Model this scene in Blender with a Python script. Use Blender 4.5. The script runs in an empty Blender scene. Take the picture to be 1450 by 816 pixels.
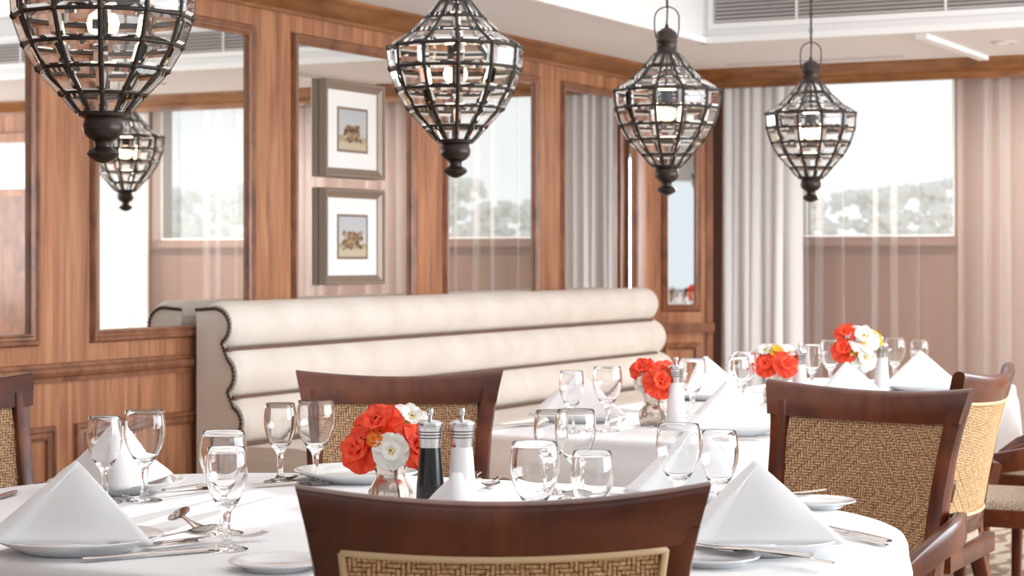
import bpy, math, random
from mathutils import Vector, Matrix
R = random.Random(7)
pi = math.pi
SC = bpy.context.scene
COL = SC.collection

# ------------------------------------------------------------------ camera
cam = bpy.data.cameras.new('camera'); camo = bpy.data.objects.new('camera', cam); COL.objects.link(camo)
camo.location = (5.1, 0, 1.25); camo.rotation_euler = (pi/2, 0, math.asin(.457))
cam.sensor_width = 36; cam.lens = 2850/1450*36; cam.shift_y = -43/1450; cam.clip_end = 300
cam.dof.use_dof = True; cam.dof.focus_distance = 4.0; cam.dof.aperture_fstop = 9
SC.camera = camo
# ------------------------------------------------------------------ world, lights, exposure
W = bpy.data.worlds.new('sky'); SC.world = W; W.use_nodes = True
W.node_tree.nodes['Background'].inputs[0].default_value = (.86, .94, 1, 1)
W.node_tree.nodes['Background'].inputs[1].default_value = .85
SC.view_settings.view_transform = 'Standard'; SC.view_settings.look = 'None'
SC.view_settings.gamma = 1; SC.view_settings.use_curve_mapping = False
SC.view_settings.exposure = 0.32
SC.cycles.max_bounces = 14; SC.cycles.transmission_bounces = 10; SC.cycles.transparent_max_bounces = 16
SC.cycles.glossy_bounces = 6; SC.cycles.sample_clamp_indirect = 6

def area(name, loc, rot, sx, sy, power, col):
    l = bpy.data.lights.new(name, 'AREA'); l.shape = 'RECTANGLE'; l.size = sx; l.size_y = sy
    l.energy = power; l.color = col
    o = bpy.data.objects.new(name, l); COL.objects.link(o); o.location = loc; o.rotation_euler = rot
    return o
area('daylight_through_side_windows', (8.1, 7.6, 1.55), (0, pi/2, 0), 1.5, 8.5, 320, (.87, .945, 1))
area('cove_light_in_ceiling_tray', (3.4, 6.0, 2.83), (0, 0, 0), 3.8, 8.4, 56, (1, .985, .985))
sun = bpy.data.lights.new('low_sun', 'SUN'); sun.energy = 6; sun.angle = math.radians(.6); sun.color = (1, .95, .88)
suno = bpy.data.objects.new('low_sun', sun); COL.objects.link(suno)
suno.rotation_euler = Vector((.17, -.97, -.150)).to_track_quat('-Z', 'Y').to_euler(); suno.location = (0, 20, 6)

# ------------------------------------------------------------------ materials
def s2l(c):
    return tuple((v/12.92 if v <= .04045 else ((v+.055)/1.055)**2.4) for v in (x/255 for x in c)) + (1,)
class NT:
    def __init__(s, name):
        s.m = bpy.data.materials.new(name); s.m.use_nodes = True; s.t = s.m.node_tree
        s.b = s.t.nodes['Principled BSDF']; s.out = s.t.nodes['Material Output']
    def n(s, typ, **kw):
        x = s.t.nodes.new(typ)
        for k, v in kw.items():
            if k in ('i',):
                for kk, vv in v.items(): x.inputs[kk].default_value = vv
            else: setattr(x, k, v)
        return x
    def l(s, a, b): s.t.links.new(a, b)
    def coords(s, scale=(1, 1, 1), kind='Object'):
        c = s.n('ShaderNodeTexCoord'); m = s.n('ShaderNodeMapping'); m.inputs['Scale'].default_value = scale
        s.l(c.outputs[kind], m.inputs[0]); return m.outputs[0]
    def ramp(s, fac, stops):
        r = s.n('ShaderNodeValToRGB'); e = r.color_ramp.elements
        while len(e) > 1: e.remove(e[-1])
        e[0].position, e[0].color = stops[0]
        for p, c in stops[1:]:
            k = e.new(p); k.color = c
        s.l(fac, r.inputs[0]); return r.outputs[0]
    def bump(s, h, strength=.2, dist=.01):
        b = s.n('ShaderNodeBump'); b.inputs['Strength'].default_value = strength; b.inputs['Distance'].default_value = dist
        s.l(h, b.inputs['Height']); s.l(b.outputs[0], s.b.inputs['Normal'])
    def set(s, **kw):
        for k, v in kw.items(): s.b.inputs[k.replace('_', ' ')].default_value = v
        return s
def plain(name, rgb, rough=.5, metal=0, **kw):
    x = NT(name); x.set(Base_Color=s2l(rgb), Roughness=rough, Metallic=metal, **kw); return x.m
def wood(name, dark, mid, light, scale, rough=.35, coat=.0, strips=None):
    x = NT(name)
    v = x.coords(scale)
    n1 = x.n('ShaderNodeTexNoise', i={'Scale': 1.0, 'Detail': 7.0, 'Roughness': .62, 'Distortion': .9}); x.l(v, n1.inputs['Vector'])
    col = x.ramp(n1.outputs['Fac'], [(.3, s2l(dark)), (.5, s2l(mid)), (.72, s2l(light))])
    if strips:   # veneer leaves of slightly different tone
        c2 = x.coords(strips)
        w = x.n('ShaderNodeTexNoise', i={'Scale': 1.0, 'Detail': 3.0}); x.l(c2, w.inputs['Vector'])
        mx = x.n('ShaderNodeMix', data_type='RGBA', blend_type='MULTIPLY'); mx.inputs['Factor'].default_value = .8
        g = x.ramp(w.outputs['Fac'], [(.35, (.82, .80, .80, 1)), (.5, (.97, .97, .97, 1)), (.62, (1.15, 1.1, 1.04, 1))])
        x.l(col, mx.inputs[6]); x.l(g, mx.inputs[7]); col = mx.outputs[2]
    x.l(col, x.b.inputs['Base Color']); x.set(Roughness=rough, Coat_Weight=coat, Coat_Roughness=.12)
    x.bump(n1.outputs['Fac'], .06, .004)
    return x.m
M = {}
M['panel'] = wood('walnut_panelling', (134, 84, 58), (176, 119, 84), (202, 149, 110), (16, 16, 1.3), .38, .12, (9, 9, .15))
M['moulding'] = wood('walnut_moulding', (100, 60, 40), (138, 88, 60), (164, 110, 78), (12, 12, 4), .34, .2)
M['cornice'] = wood('cornice_wood', (104, 64, 30), (142, 92, 50), (168, 114, 66), (3, 3, 14), .4, .1)
M['chair'] = wood('mahogany', (60, 22, 8), (96, 42, 17), (122, 60, 28), (7, 7, 5), .3, .22)
M['ceil'] = plain('ceiling_paint', (236, 234, 234), .7)
M['ceil_trim'] = plain('ceiling_trim_paint', (246, 246, 246), .6)
M['taupe'] = plain('taupe_wall', (150, 116, 100), .7)
M['vent'] = plain('vent_grey', (206, 200, 198), .5)
M['ventdark'] = plain('vent_dark', (96, 90, 88), .7)
M['mirror'] = plain('mirror_silver', (238, 238, 236), .015, 1)
M['bronze'] = plain('dark_bronze', (58, 48, 44), .36, .5)
M['bronze_wire'] = plain('dark_bronze_wire', (52, 44, 40), .45, .3)
M['steel'] = plain('polished_steel', (205, 198, 194), .16, 1)
M['brushed'] = plain('brushed_steel', (214, 212, 212), .24, 1)
M['black'] = plain('black_lacquer', (22, 20, 20), .22)
M['millwhite'] = plain('white_lacquer', (244, 243, 243), .28)
M['band'] = plain('dark_band', (70, 66, 66), .4)
M['china'] = plain('white_china', (240, 240, 241), .12, 0, Coat_Weight=.4)
M['passe'] = plain('white_mount', (246, 245, 244), .8)
M['framew'] = plain('pewter_frame', (150, 134, 120), .38, .45)
def petal_mat(name, a, b):
    x = NT(name); v = x.coords(); n = x.n('ShaderNodeTexNoise', i={'Scale': 55.0, 'Detail': 2.0}); x.l(v, n.inputs['Vector'])
    x.l(x.ramp(n.outputs['Fac'], [(.35, s2l(a)), (.65, s2l(b))]), x.b.inputs['Base Color']); x.set(Roughness=.6); return x.m
M['petal_red'] = petal_mat('red_orange_petal', (240, 46, 32), (252, 88, 50))
M['petal_orange'] = plain('orange_petal', (245, 132, 40), .6)
M['petal_white'] = plain('white_petal', (248, 246, 240), .6)
M['petal_yellow'] = plain('yellow_petal', (246, 198, 52), .6)
M['green'] = plain('stem_green', (92, 122, 52), .6)
M['braid'] = plain('brown_braid', (112, 84, 70), .6)
M['nail'] = plain('antique_nail', (74, 54, 46), .35, .6)
M['dark'] = plain('dark_gap', (52, 34, 24), .8)
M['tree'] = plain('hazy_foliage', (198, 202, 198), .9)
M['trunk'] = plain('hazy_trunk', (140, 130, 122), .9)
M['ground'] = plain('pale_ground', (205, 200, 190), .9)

def leather():
    x = NT('cream_leather'); v = x.coords((1, 1, 1))
    n = x.n('ShaderNodeTexNoise', i={'Scale': 5.0, 'Detail': 3.0}); x.l(v, n.inputs['Vector'])
    c = x.ramp(n.outputs['Fac'], [(.3, s2l((230, 219, 208))), (.7, s2l((241, 233, 224)))])
    x.l(c, x.b.inputs['Base Color']); x.set(Roughness=.42)
    n2 = x.n('ShaderNodeTexNoise', i={'Scale': 90.0, 'Detail': 3.0}); x.l(v, n2.inputs['Vector']); x.bump(n2.outputs['Fac'], .12, .003)
    return x.m
M['leather'] = leather()
def linen(name, rgb, s=6, st=.25):
    x = NT(name); v = x.coords()
    n = x.n('ShaderNodeTexNoise', i={'Scale': float(s), 'Detail': 2.0}); x.l(v, n.inputs['Vector'])
    x.bump(n.outputs['Fac'], st, .01); x.set(Base_Color=s2l(rgb), Roughness=.85, Sheen_Weight=.15)
    return x.m
M['cloth'] = linen('white_damask', (244, 244, 246), 5, .12)
M['napkin'] = linen('white_linen', (246, 246, 248), 14, .1)
def carpet():
    x = NT('carpet'); v = x.coords()
    w = x.n('ShaderNodeTexWave', i={'Scale': 3.2, 'Distortion': 9.0, 'Detail': 3.0, 'Detail Scale': 1.4}); x.l(v, w.inputs['Vector'])
    c = x.ramp(w.outputs['Fac'], [(.25, s2l((150, 128, 108))), (.6, s2l((206, 190, 170)))])
    x.l(c, x.b.inputs['Base Color']); x.set(Roughness=.95)
    n = x.n('ShaderNodeTexNoise', i={'Scale': 220.0}); x.l(v, n.inputs['Vector']); x.bump(n.outputs['Fac'], .5, .006)
    return x.m
M['carpet'] = carpet()
def weave(name, a, b, c):
    x = NT(name); v = x.coords()
    n = x.n('ShaderNodeTexNoise', i={'Scale': 190.0, 'Detail': 1.0}); x.l(v, n.inputs['Vector'])
    k = x.ramp(n.outputs['Fac'], [(.3, s2l(a)), (.5, s2l(b)), (.68, s2l(c))])
    x.l(k, x.b.inputs['Base Color']); x.set(Roughness=.5); return x.m
M['weave'] = weave('tan_rattan', (150, 110, 78), (200, 156, 116), (228, 190, 150))
M['straw'] = weave('straw_rattan', (178, 130, 84), (218, 172, 120), (236, 202, 158))
M['strawtrim'] = plain('straw_piping', (230, 198, 156), .5)
M['seatweave'] = weave('seat_fabric', (158, 132, 106), (196, 172, 146), (222, 204, 182))
def glass(name, ior=1.45, rough=0.0, col=(1, 1, 1, 1)):
    x = NT(name); x.set(Base_Color=col, Roughness=rough, IOR=ior, Transmission_Weight=1.0); return x.m
M['glass'] = glass('clear_glass', 1.46)
M['lampglass'] = glass('lantern_glass', 1.5, .0, (.98, .98, .97, 1))
def thin_glass():
    x = NT('window_glass'); t = x.n('ShaderNodeBsdfTransparent'); g = x.n('ShaderNodeBsdfGlossy'); g.inputs['Roughness'].default_value = .02
    f = x.n('ShaderNodeFresnel'); f.inputs[0].default_value = 1.3; mx = x.n('ShaderNodeMixShader')
    x.l(f.outputs[0], mx.inputs[0]); x.l(t.outputs[0], mx.inputs[1]); x.l(g.outputs[0], mx.inputs[2]); x.l(mx.outputs[0], x.out.inputs[0]); return x.m
M['pane'] = thin_glass()
def sheer(name, see, rgb, trans=.5):
    x = NT(name); t = x.n('ShaderNodeBsdfTransparent'); d = x.n('ShaderNodeBsdfDiffuse'); tl = x.n('ShaderNodeBsdfTranslucent')
    d.inputs[0].default_value = s2l(rgb); tl.inputs[0].default_value = s2l(rgb)
    m1 = x.n('ShaderNodeMixShader'); m1.inputs[0].default_value = trans; x.l(d.outputs[0], m1.inputs[1]); x.l(tl.outputs[0], m1.inputs[2])
    m2 = x.n('ShaderNodeMixShader'); m2.inputs[0].default_value = 1-see; x.l(t.outputs[0], m2.inputs[1]); x.l(m1.outputs[0], m2.inputs[2])
    x.l(m2.outputs[0], x.out.inputs[0]); return x.m
M['sheer'] = sheer('sheer_voile', .70, (240, 234, 232))
M['voile'] = sheer('fine_voile', .78, (236, 232, 230))
M['drape'] = sheer('white_drape_cloth', .03, (252, 252, 253), .25)
def emit(name, rgb, s):
    x = NT(name); e = x.n('ShaderNodeEmission'); e.inputs[0].default_value = s2l(rgb); e.inputs[1].default_value = s
    x.l(e.outputs[0], x.out.inputs[0]); return x.m
M['bulb'] = emit('warm_bulb', (255, 226, 178), 14)
M['downlight'] = emit('downlight_lens', (235, 215, 205), .6)
def vase_mat():
    x = NT('mercury_glass'); x.set(Base_Color=s2l((216, 204, 194)), Metallic=.85, Roughness=.2); return x.m
M['silver'] = vase_mat()
def print_mat(name, seed):
    x = NT(name); c = x.n('ShaderNodeTexCoord'); sp = x.n('ShaderNodeSeparateXYZ'); x.l(c.outputs['Generated'], sp.inputs[0])
    mp = x.n('ShaderNodeMapping'); mp.inputs['Location'].default_value = (seed, seed*1.7, 0); x.l(c.outputs['Generated'], mp.inputs[0])
    n = x.n('ShaderNodeTexNoise', i={'Scale': 7.0, 'Detail': 6.0}); x.l(mp.outputs[0], n.inputs['Vector'])
    def m(op, a, b):
        k = x.n('ShaderNodeMath', operation=op)
        for i, v in enumerate((a, b)):
            if isinstance(v, (int, float)): k.inputs[i].default_value = v
            else: x.l(v, k.inputs[i])
        return k.outputs[0]
    off = m('MULTIPLY', m('SUBTRACT', n.outputs['Fac'], .5), .7)
    dx = m('MULTIPLY', m('ABSOLUTE', m('SUBTRACT', sp.outputs[1], .5), 0), 1.5); dz = m('MULTIPLY', m('ABSOLUTE', m('SUBTRACT', sp.outputs[2], .42), 0), 2.2)
    mass = m('ADD', m('MAXIMUM', dx, dz), off)                       # ruin in the middle of the sheet
    sky = x.ramp(m('ADD', sp.outputs[2], m('MULTIPLY', off, .4)), [(.16, s2l((200, 186, 160))), (.3, s2l((166, 148, 116))), (.36, s2l((202, 198, 194))), (.9, s2l((190, 192, 198)))])
    stone = x.ramp(n.outputs['Fac'], [(.35, s2l((84, 68, 56))), (.5, s2l((140, 112, 84))), (.65, s2l((180, 156, 126)))])
    fac = x.ramp(mass, [(.42, (1, 1, 1, 1)), (.5, (0, 0, 0, 1))])
    mx = x.n('ShaderNodeMix', data_type='RGBA'); x.l(fac, mx.inputs['Factor']); x.l(sky, mx.inputs[6]); x.l(stone, mx.inputs[7])
    x.l(mx.outputs[2], x.b.inputs['Base Color']); x.set(Roughness=.8); return x.m

# ------------------------------------------------------------------ mesh helpers
class MB:
    def __init__(s): s.v = []; s.f = []
    def add(s, v, f):
        o = len(s.v); s.v += [tuple(p) for p in v]; s.f += [tuple(i+o for i in q) for q in f]; return s
    def box(s, x0, x1, y0, y1, z0, z1):
        return s.add([(x0, y0, z0), (x1, y0, z0), (x1, y1, z0), (x0, y1, z0), (x0, y0, z1), (x1, y0, z1), (x1, y1, z1), (x0, y1, z1)],
                     [(0, 3, 2, 1), (4, 5, 6, 7), (0, 1, 5, 4), (1, 2, 6, 5), (2, 3, 7, 6), (3, 0, 4, 7)])
    def grid(s, rows, closed=False):
        n = len(rows[0]); v = [p for r in rows for p in r]; f = []
        for i in range(len(rows)-1):
            for j in range(n if closed else n-1):
                k = (j+1) % n; f.append((i*n+j, i*n+k, (i+1)*n+k, (i+1)*n+j))
        return s.add(v, f)
    def lathe(s, prof, seg=24, c=(0, 0, 0), flute=None):
        rows = []
        for r, z in prof:
            row = []
            for k in range(seg):
                a = 2*pi*k/seg; rr = r*(flute(a, z) if flute else 1)
                row.append((c[0]+rr*math.cos(a), c[1]+rr*math.sin(a), c[2]+z))
            rows.append(row)
        return s.grid(rows, True)
    def cap(s, ring): return s.add(ring, [tuple(range(len(ring)))])
    def tube(s, pts, r, seg=8, closed=False):
        pts = [Vector(p) for p in pts]; n = len(pts); rows = []; up = Vector((0, 0, 1)); last = None
        for i, p in enumerate(pts):
            if closed: t = pts[(i+1) % n]-pts[i-1]
            else: t = pts[min(i+1, n-1)]-pts[max(i-1, 0)]
            t.normalize()
            if last is None:
                u = t.cross(up)
                if u.length < 1e-3: u = t.cross(Vector((1, 0, 0)))
            else: u = last-t*last.dot(t)
            u.normalize(); last = u; w = t.cross(u)
            rr = r[i] if isinstance(r, (list, tuple)) else r
            rows.append([p+u*rr*math.cos(2*pi*k/seg)+w*rr*math.sin(2*pi*k/seg) for k in range(seg)])
        if closed: rows.append(rows[0])
        s.grid(rows, True)
        if not closed: s.cap(rows[0][::-1]); s.cap(rows[-1])
        return s
    def sweep(s, pts, w, h, side=None, rnd=.25):
        """rounded rectangular section (w across `side`, h along the other axis) along a path"""
        pts = [Vector(p) for p in pts]; n = len(pts); rows = []
        for i, p in enumerate(pts):
            t = (pts[min(i+1, n-1)]-pts[max(i-1, 0)]).normalized()
            sd = Vector(side[i]) if isinstance(side, list) else Vector(side)
            a = (sd-t*sd.dot(t)).normalized(); b = t.cross(a)
            ww = (w[i] if isinstance(w, list) else w)/2; hh = (h[i] if isinstance(h, list) else h)/2
            q = min(ww, hh)*rnd*2
            sec = [(ww, hh-q), (ww-q*.3, hh-q*.3), (ww-q, hh), (-ww+q, hh), (-ww+q*.3, hh-q*.3), (-ww, hh-q), (-ww, -hh+q), (-ww+q*.3, -hh+q*.3), (-ww+q, -hh), (ww-q, -hh), (ww-q*.3, -hh+q*.3), (ww, -hh+q)]
            rows.append([p+a*x+b*y for x, y in sec])
        s.grid(rows, True); s.cap(rows[0][::-1]); s.cap(rows[-1]); return s
    def mesh(s, name, mat, smooth=35):
        m = bpy.data.meshes.new(name); m.from_pydata(s.v, [], s.f); m.validate(); m.update()
        import bmesh
        bm = bmesh.new(); bm.from_mesh(m); bmesh.ops.recalc_face_normals(bm, faces=bm.faces); bm.to_mesh(m); bm.free()
        if smooth:
            m.shade_smooth(); m.set_sharp_from_angle(angle=math.radians(smooth))
        m.materials.append(mat); return m
    def build(s, name, mat, parent=None, smooth=35):
        return link(name, s.mesh(name, mat, smooth), parent)
def link(name, mesh, parent=None):
    o = bpy.data.objects.new(name, mesh); COL.objects.link(o)
    if parent: o.parent = parent
    return o
def tag(o, label=None, cat=None, group=None, kind=None):
    for k, v in (('label', label), ('category', cat), ('group', group), ('kind', kind)):
        if v: o[k] = v
    return o
def thing(name, label, cat, loc=(0, 0, 0), rz=0, group=None):
    o = bpy.data.objects.new(name, None); COL.objects.link(o); o.location = loc; o.rotation_euler = (0, 0, rz); o.empty_display_size = .05
    return tag(o, label, cat, group)
def copy_tree(o, parent=None):
    c = o.copy(); COL.objects.link(c)
    if parent: c.parent = parent
    for ch in list(o.children): copy_tree(ch, c)
    return c
def solid(o, t, off=-1):
    m = o.modifiers.new('thickness', 'SOLIDIFY'); m.thickness = t; m.offset = off; return o
def rect_frame(loc, u, v, w, prof, a0, a1, b0, b1):
    """mitred frame: prof = [(outward, proud)], rectangle a0..a1 x b0..b1 along axes u, v; w is the proud axis"""
    u, v, w, loc = Vector(u), Vector(v), Vector(w), Vector(loc); rows = []
    for o, d in prof:
        rows.append([loc+u*x+v*y+w*d for x, y in ((a0-o, b0-o), (a1+o, b0-o), (a1+o, b1+o), (a0-o, b1+o))])
    return MB().grid(rows, True)

# ================================================================== the room
BW = 12.1     # wood panel plane of the back wall
fl = MB().box(-.1, 8.3, -2.2, 12.5, -.08, 0).build('floor', M['carpet'], None, 0); tag(fl, kind='structure', label='patterned beige carpet over the whole dining room')
# ceiling: low soffit along the walls, raised tray in the middle with a vertical face
ce = MB(); ce.box(-.1, .93, -2.2, 12.5, 2.45, 2.6).box(.93, 8.3, 10.45, 12.5, 2.45, 2.6)
ce.box(.83, .93, -2.2, 10.45, 2.6, 2.95).box(.93, 8.3, 10.45, 10.55, 2.6, 2.95).box(.83, 8.3, -2.2, 10.55, 2.85, 2.95)
ceo = ce.build('ceiling', M['ceil'], None, 0); tag(ceo, kind='structure', label='white ceiling with low soffit and raised tray')
MB().box(.91, .955, -2.2, 10.47, 2.44, 2.475).build('tray_bead', M['ceil_trim'], ceo, 0)
MB().box(.91, 8.3, 10.425, 10.47, 2.44, 2.475).build('tray_bead', M['ceil_trim'], ceo, 0)
MB().box(.955, 8.3, 10.41, 10.45, 2.70, 2.73).build('tray_moulding', M['ceil_trim'], ceo, 0)
MB().box(2.09, 2.15, 10.6, 11.95, 2.425, 2.45).build('ceiling_batten', M['ceil_trim'], ceo, 0)
MB().box(.6, 1.72, 11.66, 11.70, 2.44, 2.452).build('slot_diffuser', M['vent'], ceo, 0)
for k, (x, lab) in enumerate(((2.42, 'small round recessed downlight ring beside the ceiling batten'), (3.4, 'unseen downlight added above the second window to brighten the curtains'), (4.4, 'unseen downlight added beyond the second window to brighten the end wall'))):  # visible ring first, then unseen lamps added to brighten the end wall
    t = thing('downlight', lab, 'downlight', (x, 11.2, 2.45), 0, 'recessed downlights in the soffit')
    MB().lathe([(.04, .0), (.07, .0), (.07, -.008), (.045, -.008), (.04, -.002)], 24).build('trim_ring', M['vent'], t)
    MB().lathe([(.0005, -.003), (.04, -.003)], 20).build('lens', M['downlight'], t, 0)
    l = bpy.data.lights.new('downlight_lamp', 'SPOT'); l.energy = 85; l.spot_size = 2.6; l.spot_blend = .8; l.shadow_soft_size = .05; l.color = (1, .96, .92)
    o = bpy.data.objects.new('lamp', l); COL.objects.link(o); o.parent = t; o.location = (0, 0, -.02); o.rotation_euler = (.35, 0, 0)

# left wall
wl = MB().box(-.14, -.02, -2.2, 12.5, 0, 2.6).build('wall_left', M['panel'], None, 0); tag(wl, kind='structure', label='walnut panelled wall with a row of tall mirrors')
MIR = [(3.49, 4.51), (4.91, 5.932), (6.336, 7.368), (7.764, 8.796), (9.185, 10.198), (10.594, 11.6)]
MZ0, MZ1 = .962, 2.233
edges = [-2.2] + [e for m in MIR for e in m] + [BW+.3]
for i in range(0, len(edges), 2):
    MB().box(-.03, 0, edges[i], edges[i+1], MZ0, MZ1).build('stile', M['panel'], wl, 0)
MB().box(-.03, 0, -2.2, BW+.3, MZ1, 2.45).build('frieze', M['panel'], wl, 0)
MB().box(-.03, 0, -2.2, BW+.3, 0, MZ0).build('dado', M['panel'], wl, 0)
def mould_y(name, prof, y0, y1, parent, mat):   # prof [(x,z)] extruded along y
    b = MB().grid([[(x, y0, z) for x, z in prof], [(x, y1, z) for x, z in prof]])
    b.cap([(x, y0, z) for x, z in prof]); b.cap([(x, y1, z) for x, z in prof][::-1]); return b.build(name, mat, parent, 30)
CP = [(0, 2.36), (.02, 2.36), (.025, 2.375), (.04, 2.38), (.07, 2.395), (.105, 2.42), (.115, 2.425), (.14, 2.43), (.15, 2.436), (.15, 2.45), (0, 2.45)]
mould_y('cornice', CP, -2.2, BW-.0, wl, M['cornice'])
mould_y('chair_rail', [(0, .77), (.012, .77), (.014, .788), (.026, .795), (.032, .81), (.028, .822), (.012, .83), (.01, .84), (0, .845)], -2.2, 6.935, wl, M['moulding'])
PF = [(-.004, -.01), (0, .012), (.008, .016), (.014, .012), (.022, .014), (.03, .022), (.04, .022), (.046, .012), (.05, 0)]
for y0, y1 in MIR[:3]:      # recessed lower panels
    rect_frame((0, 0, 0), (0, 1, 0), (0, 0, 1), (1, 0, 0), [(0, 0), (.004, .012), (.015, .016), (.03, .012), (.036, .018), (.05, .016), (.055, 0)], y0-.09, y1+.09, .14, .55).build('panel_moulding', M['moulding'], wl, 25)
MB().box(0, .02, -2.2, 12.1, 0, .11).build('skirting', M['moulding'], wl, 0)

mlab = {4.91: 'tall wall mirror in walnut frame cut by the picture edge beside a hanging lantern',
        6.336: 'tall wall mirror above the near end of the cream bench, reflecting a lantern',
        7.764: 'tall wall mirror behind the two framed prints', 9.185: 'tall wall mirror behind the second lantern reflecting the window',
        10.594: 'tall wall mirror close to the room corner reflecting a white curtain', 3.49: 'tall wall mirror hidden beyond the picture edge'}
for y0, y1 in MIR[1:]:
    t = thing('wall_mirror', mlab[y0], 'mirror', (0, (y0+y1)/2, MZ0), 0, 'tall mirrors along the panelled wall'); c = (y0+y1)/2
    MB().box(-.012, -.004, y0-c-.01, y1-c+.01, -.01, MZ1-MZ0+.01).build('mirror_glass', M['mirror'], t, 0)
    rect_frame((0, 0, 0), (0, 1, 0), (0, 0, 1), (1, 0, 0), PF, y0-c, y1-c, 0, MZ1-MZ0).build('frame', M['moulding'], t, 25)

# back wall: wood panel with narrow mirror, then taupe wall with windows behind curtains
WB = 12.36
wb = MB()
W1, W2, WZ0, WZ1 = (.86, 1.825), (3.08, 4.22), 1.395, 2.42
for x0, x1, z0, z1 in ((-.1, W1[0], 0, 2.6), (W1[0], W1[1], 0, WZ0), (W1[0], W1[1], WZ1, 2.6), (W1[1], W2[0], 0, 2.6), (W2[0], W2[1], 0, WZ0), (W2[0], W2[1], WZ1, 2.6), (W2[1], 8.3, 0, 2.6)):
    wb.box(x0, x1, WB, WB+.12, z0, z1)
wbo = wb.build('wall_back', M['taupe'], None, 0); tag(wbo, kind='structure', label='taupe end wall with windows behind sheer curtains')
BM = (.09, .255, .948, 2.2)      # narrow mirror, measured along the canted corner panel
PL, PR = (0, 11.93, 0), math.radians(25)
def canted(o): o.location = PL; o.rotation_euler.z = PR; return o
for x0, x1, z0, z1 in ((-.02, BM[0], 0, 2.45), (BM[1], .36, 0, 2.45), (BM[0], BM[1], 0, BM[2]), (BM[0], BM[1], BM[3], 2.45)):
    canted(MB().box(x0, x1, 0, .05, z0, z1).build('wood_panel', M['panel'], wbo, 0))
canted(MB().box(.0, .385, -.035, .02, .775, .83).build('panel_rail', M['moulding'], wbo, 0))
canted(MB().box(.335, .375, -.015, .32, 0, 2.36).build('panel_edge', M['moulding'], wbo, 0))
canted(rect_frame((0, 0, 0), (1, 0, 0), (0, 0, 1), (0, -1, 0), [(0, 0), (.004, .012), (.014, .016), (.03, .01), (.045, 0)], .09, .255, .14, .66).build('panel_moulding', M['moulding'], wbo, 25))
for x0, z0 in ((4.92, 0),):   # wood panelling beyond the second window
    MB().box(4.95, 8.2, BW, WB, 0, 2.45).build('wood_panel', M['panel'], wbo, 0)
# pelmet cornice in front of the curtains
pm = MB().grid([[(x, BW-q, z) for q, z in CP] for x in (.0, 8.2)]).build('cornice', M['cornice'], wbo, 30)
MB().box(.335, 4.95, BW-.02, BW+.03, 2.335, 2.45).build('pelmet', M['cornice'], wbo, 0)
t = thing('narrow_mirror', 'narrow mirror in walnut panel on the end wall beside the white drape', 'mirror', PL, PR)
MB().box(BM[0]-.005, BM[1]+.005, .002, .012, BM[2]-.005, BM[3]+.005).build('mirror_glass', M['mirror'], t, 0)
rect_frame((0, 0, 0), (1, 0, 0), (0, 0, 1), (0, -1, 0), [(-.004, -.01), (0, .014), (.01, .02), (.02, .014), (.034, .012), (.045, .004), (.047, 0)], *BM[:2], *BM[2:]).build('frame', M['moulding'], t, 25)
for i, (a, b) in enumerate((W1, W2)):
    w = MB().box(a, b, WB+.05, WB+.056, WZ0, WZ1).build('window_%d' % (i+1), M['pane'], None, 0); tag(w, kind='structure')
    rect_frame((0, WB+.02, 0), (1, 0, 0), (0, 0, 1), (0, -1, 0), [(0, -.1), (0, .022), (.012, .022), (.012, 0)], a, b, WZ0, WZ1).build('window_frame', M['ceil_trim'], w, 0)
    MB().box(a-.05, b+.05, WB-.06, WB, WZ0-.07, WZ0-.035).build('window_sill', M['taupe'], w, 0)
dr = MB().box(5.2, 6.1, BW-.03, BW, 0, 1.72).build('door_1', M['moulding'], None, 0); tag(dr, kind='structure')
MB().box(5.2, 6.1, BW-.025, BW, 1.78, 2.14).build('transom', M['ceil_trim'], dr, 0)
rect_frame((0, BW-.03, 0), (1, 0, 0), (0, 0, 1), (0, -1, 0), [(0, -.02), (0, .03), (.07, .03), (.08, -.03)], 5.2, 6.1, -.08, 2.14).build('door_frame', M['panel'], dr, 0)
# side wall with open windows towards the daylight
rw = MB()
rw.box(8.2, 8.3, -2.2, 12.5, 0, .75).box(8.2, 8.3, -2.2, 12.5, 2.35, 2.95)
for k in range(5): rw.box(8.2, 8.3, -2.2+k*3.55, -1.9+k*3.55 if k < 4 else 12.5, .75, 2.35)
tag(rw.build('wall_right', M['taupe'], None, 0), kind='structure')
tag(MB().box(-.14, 8.3, -2.3, -2.2, 0, .8).box(-.14, 8.3, -2.3, -2.2, 2.35, 2.95).box(-.14, .9, -2.3, -2.2, .8, 2.35).box(4.3, 4.8, -2.3, -2.2, .8, 2.35).build('wall_front', M['ceil'], None, 0), kind='structure')  # unseen wall; its openings are added for fill light from behind the camera

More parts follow.
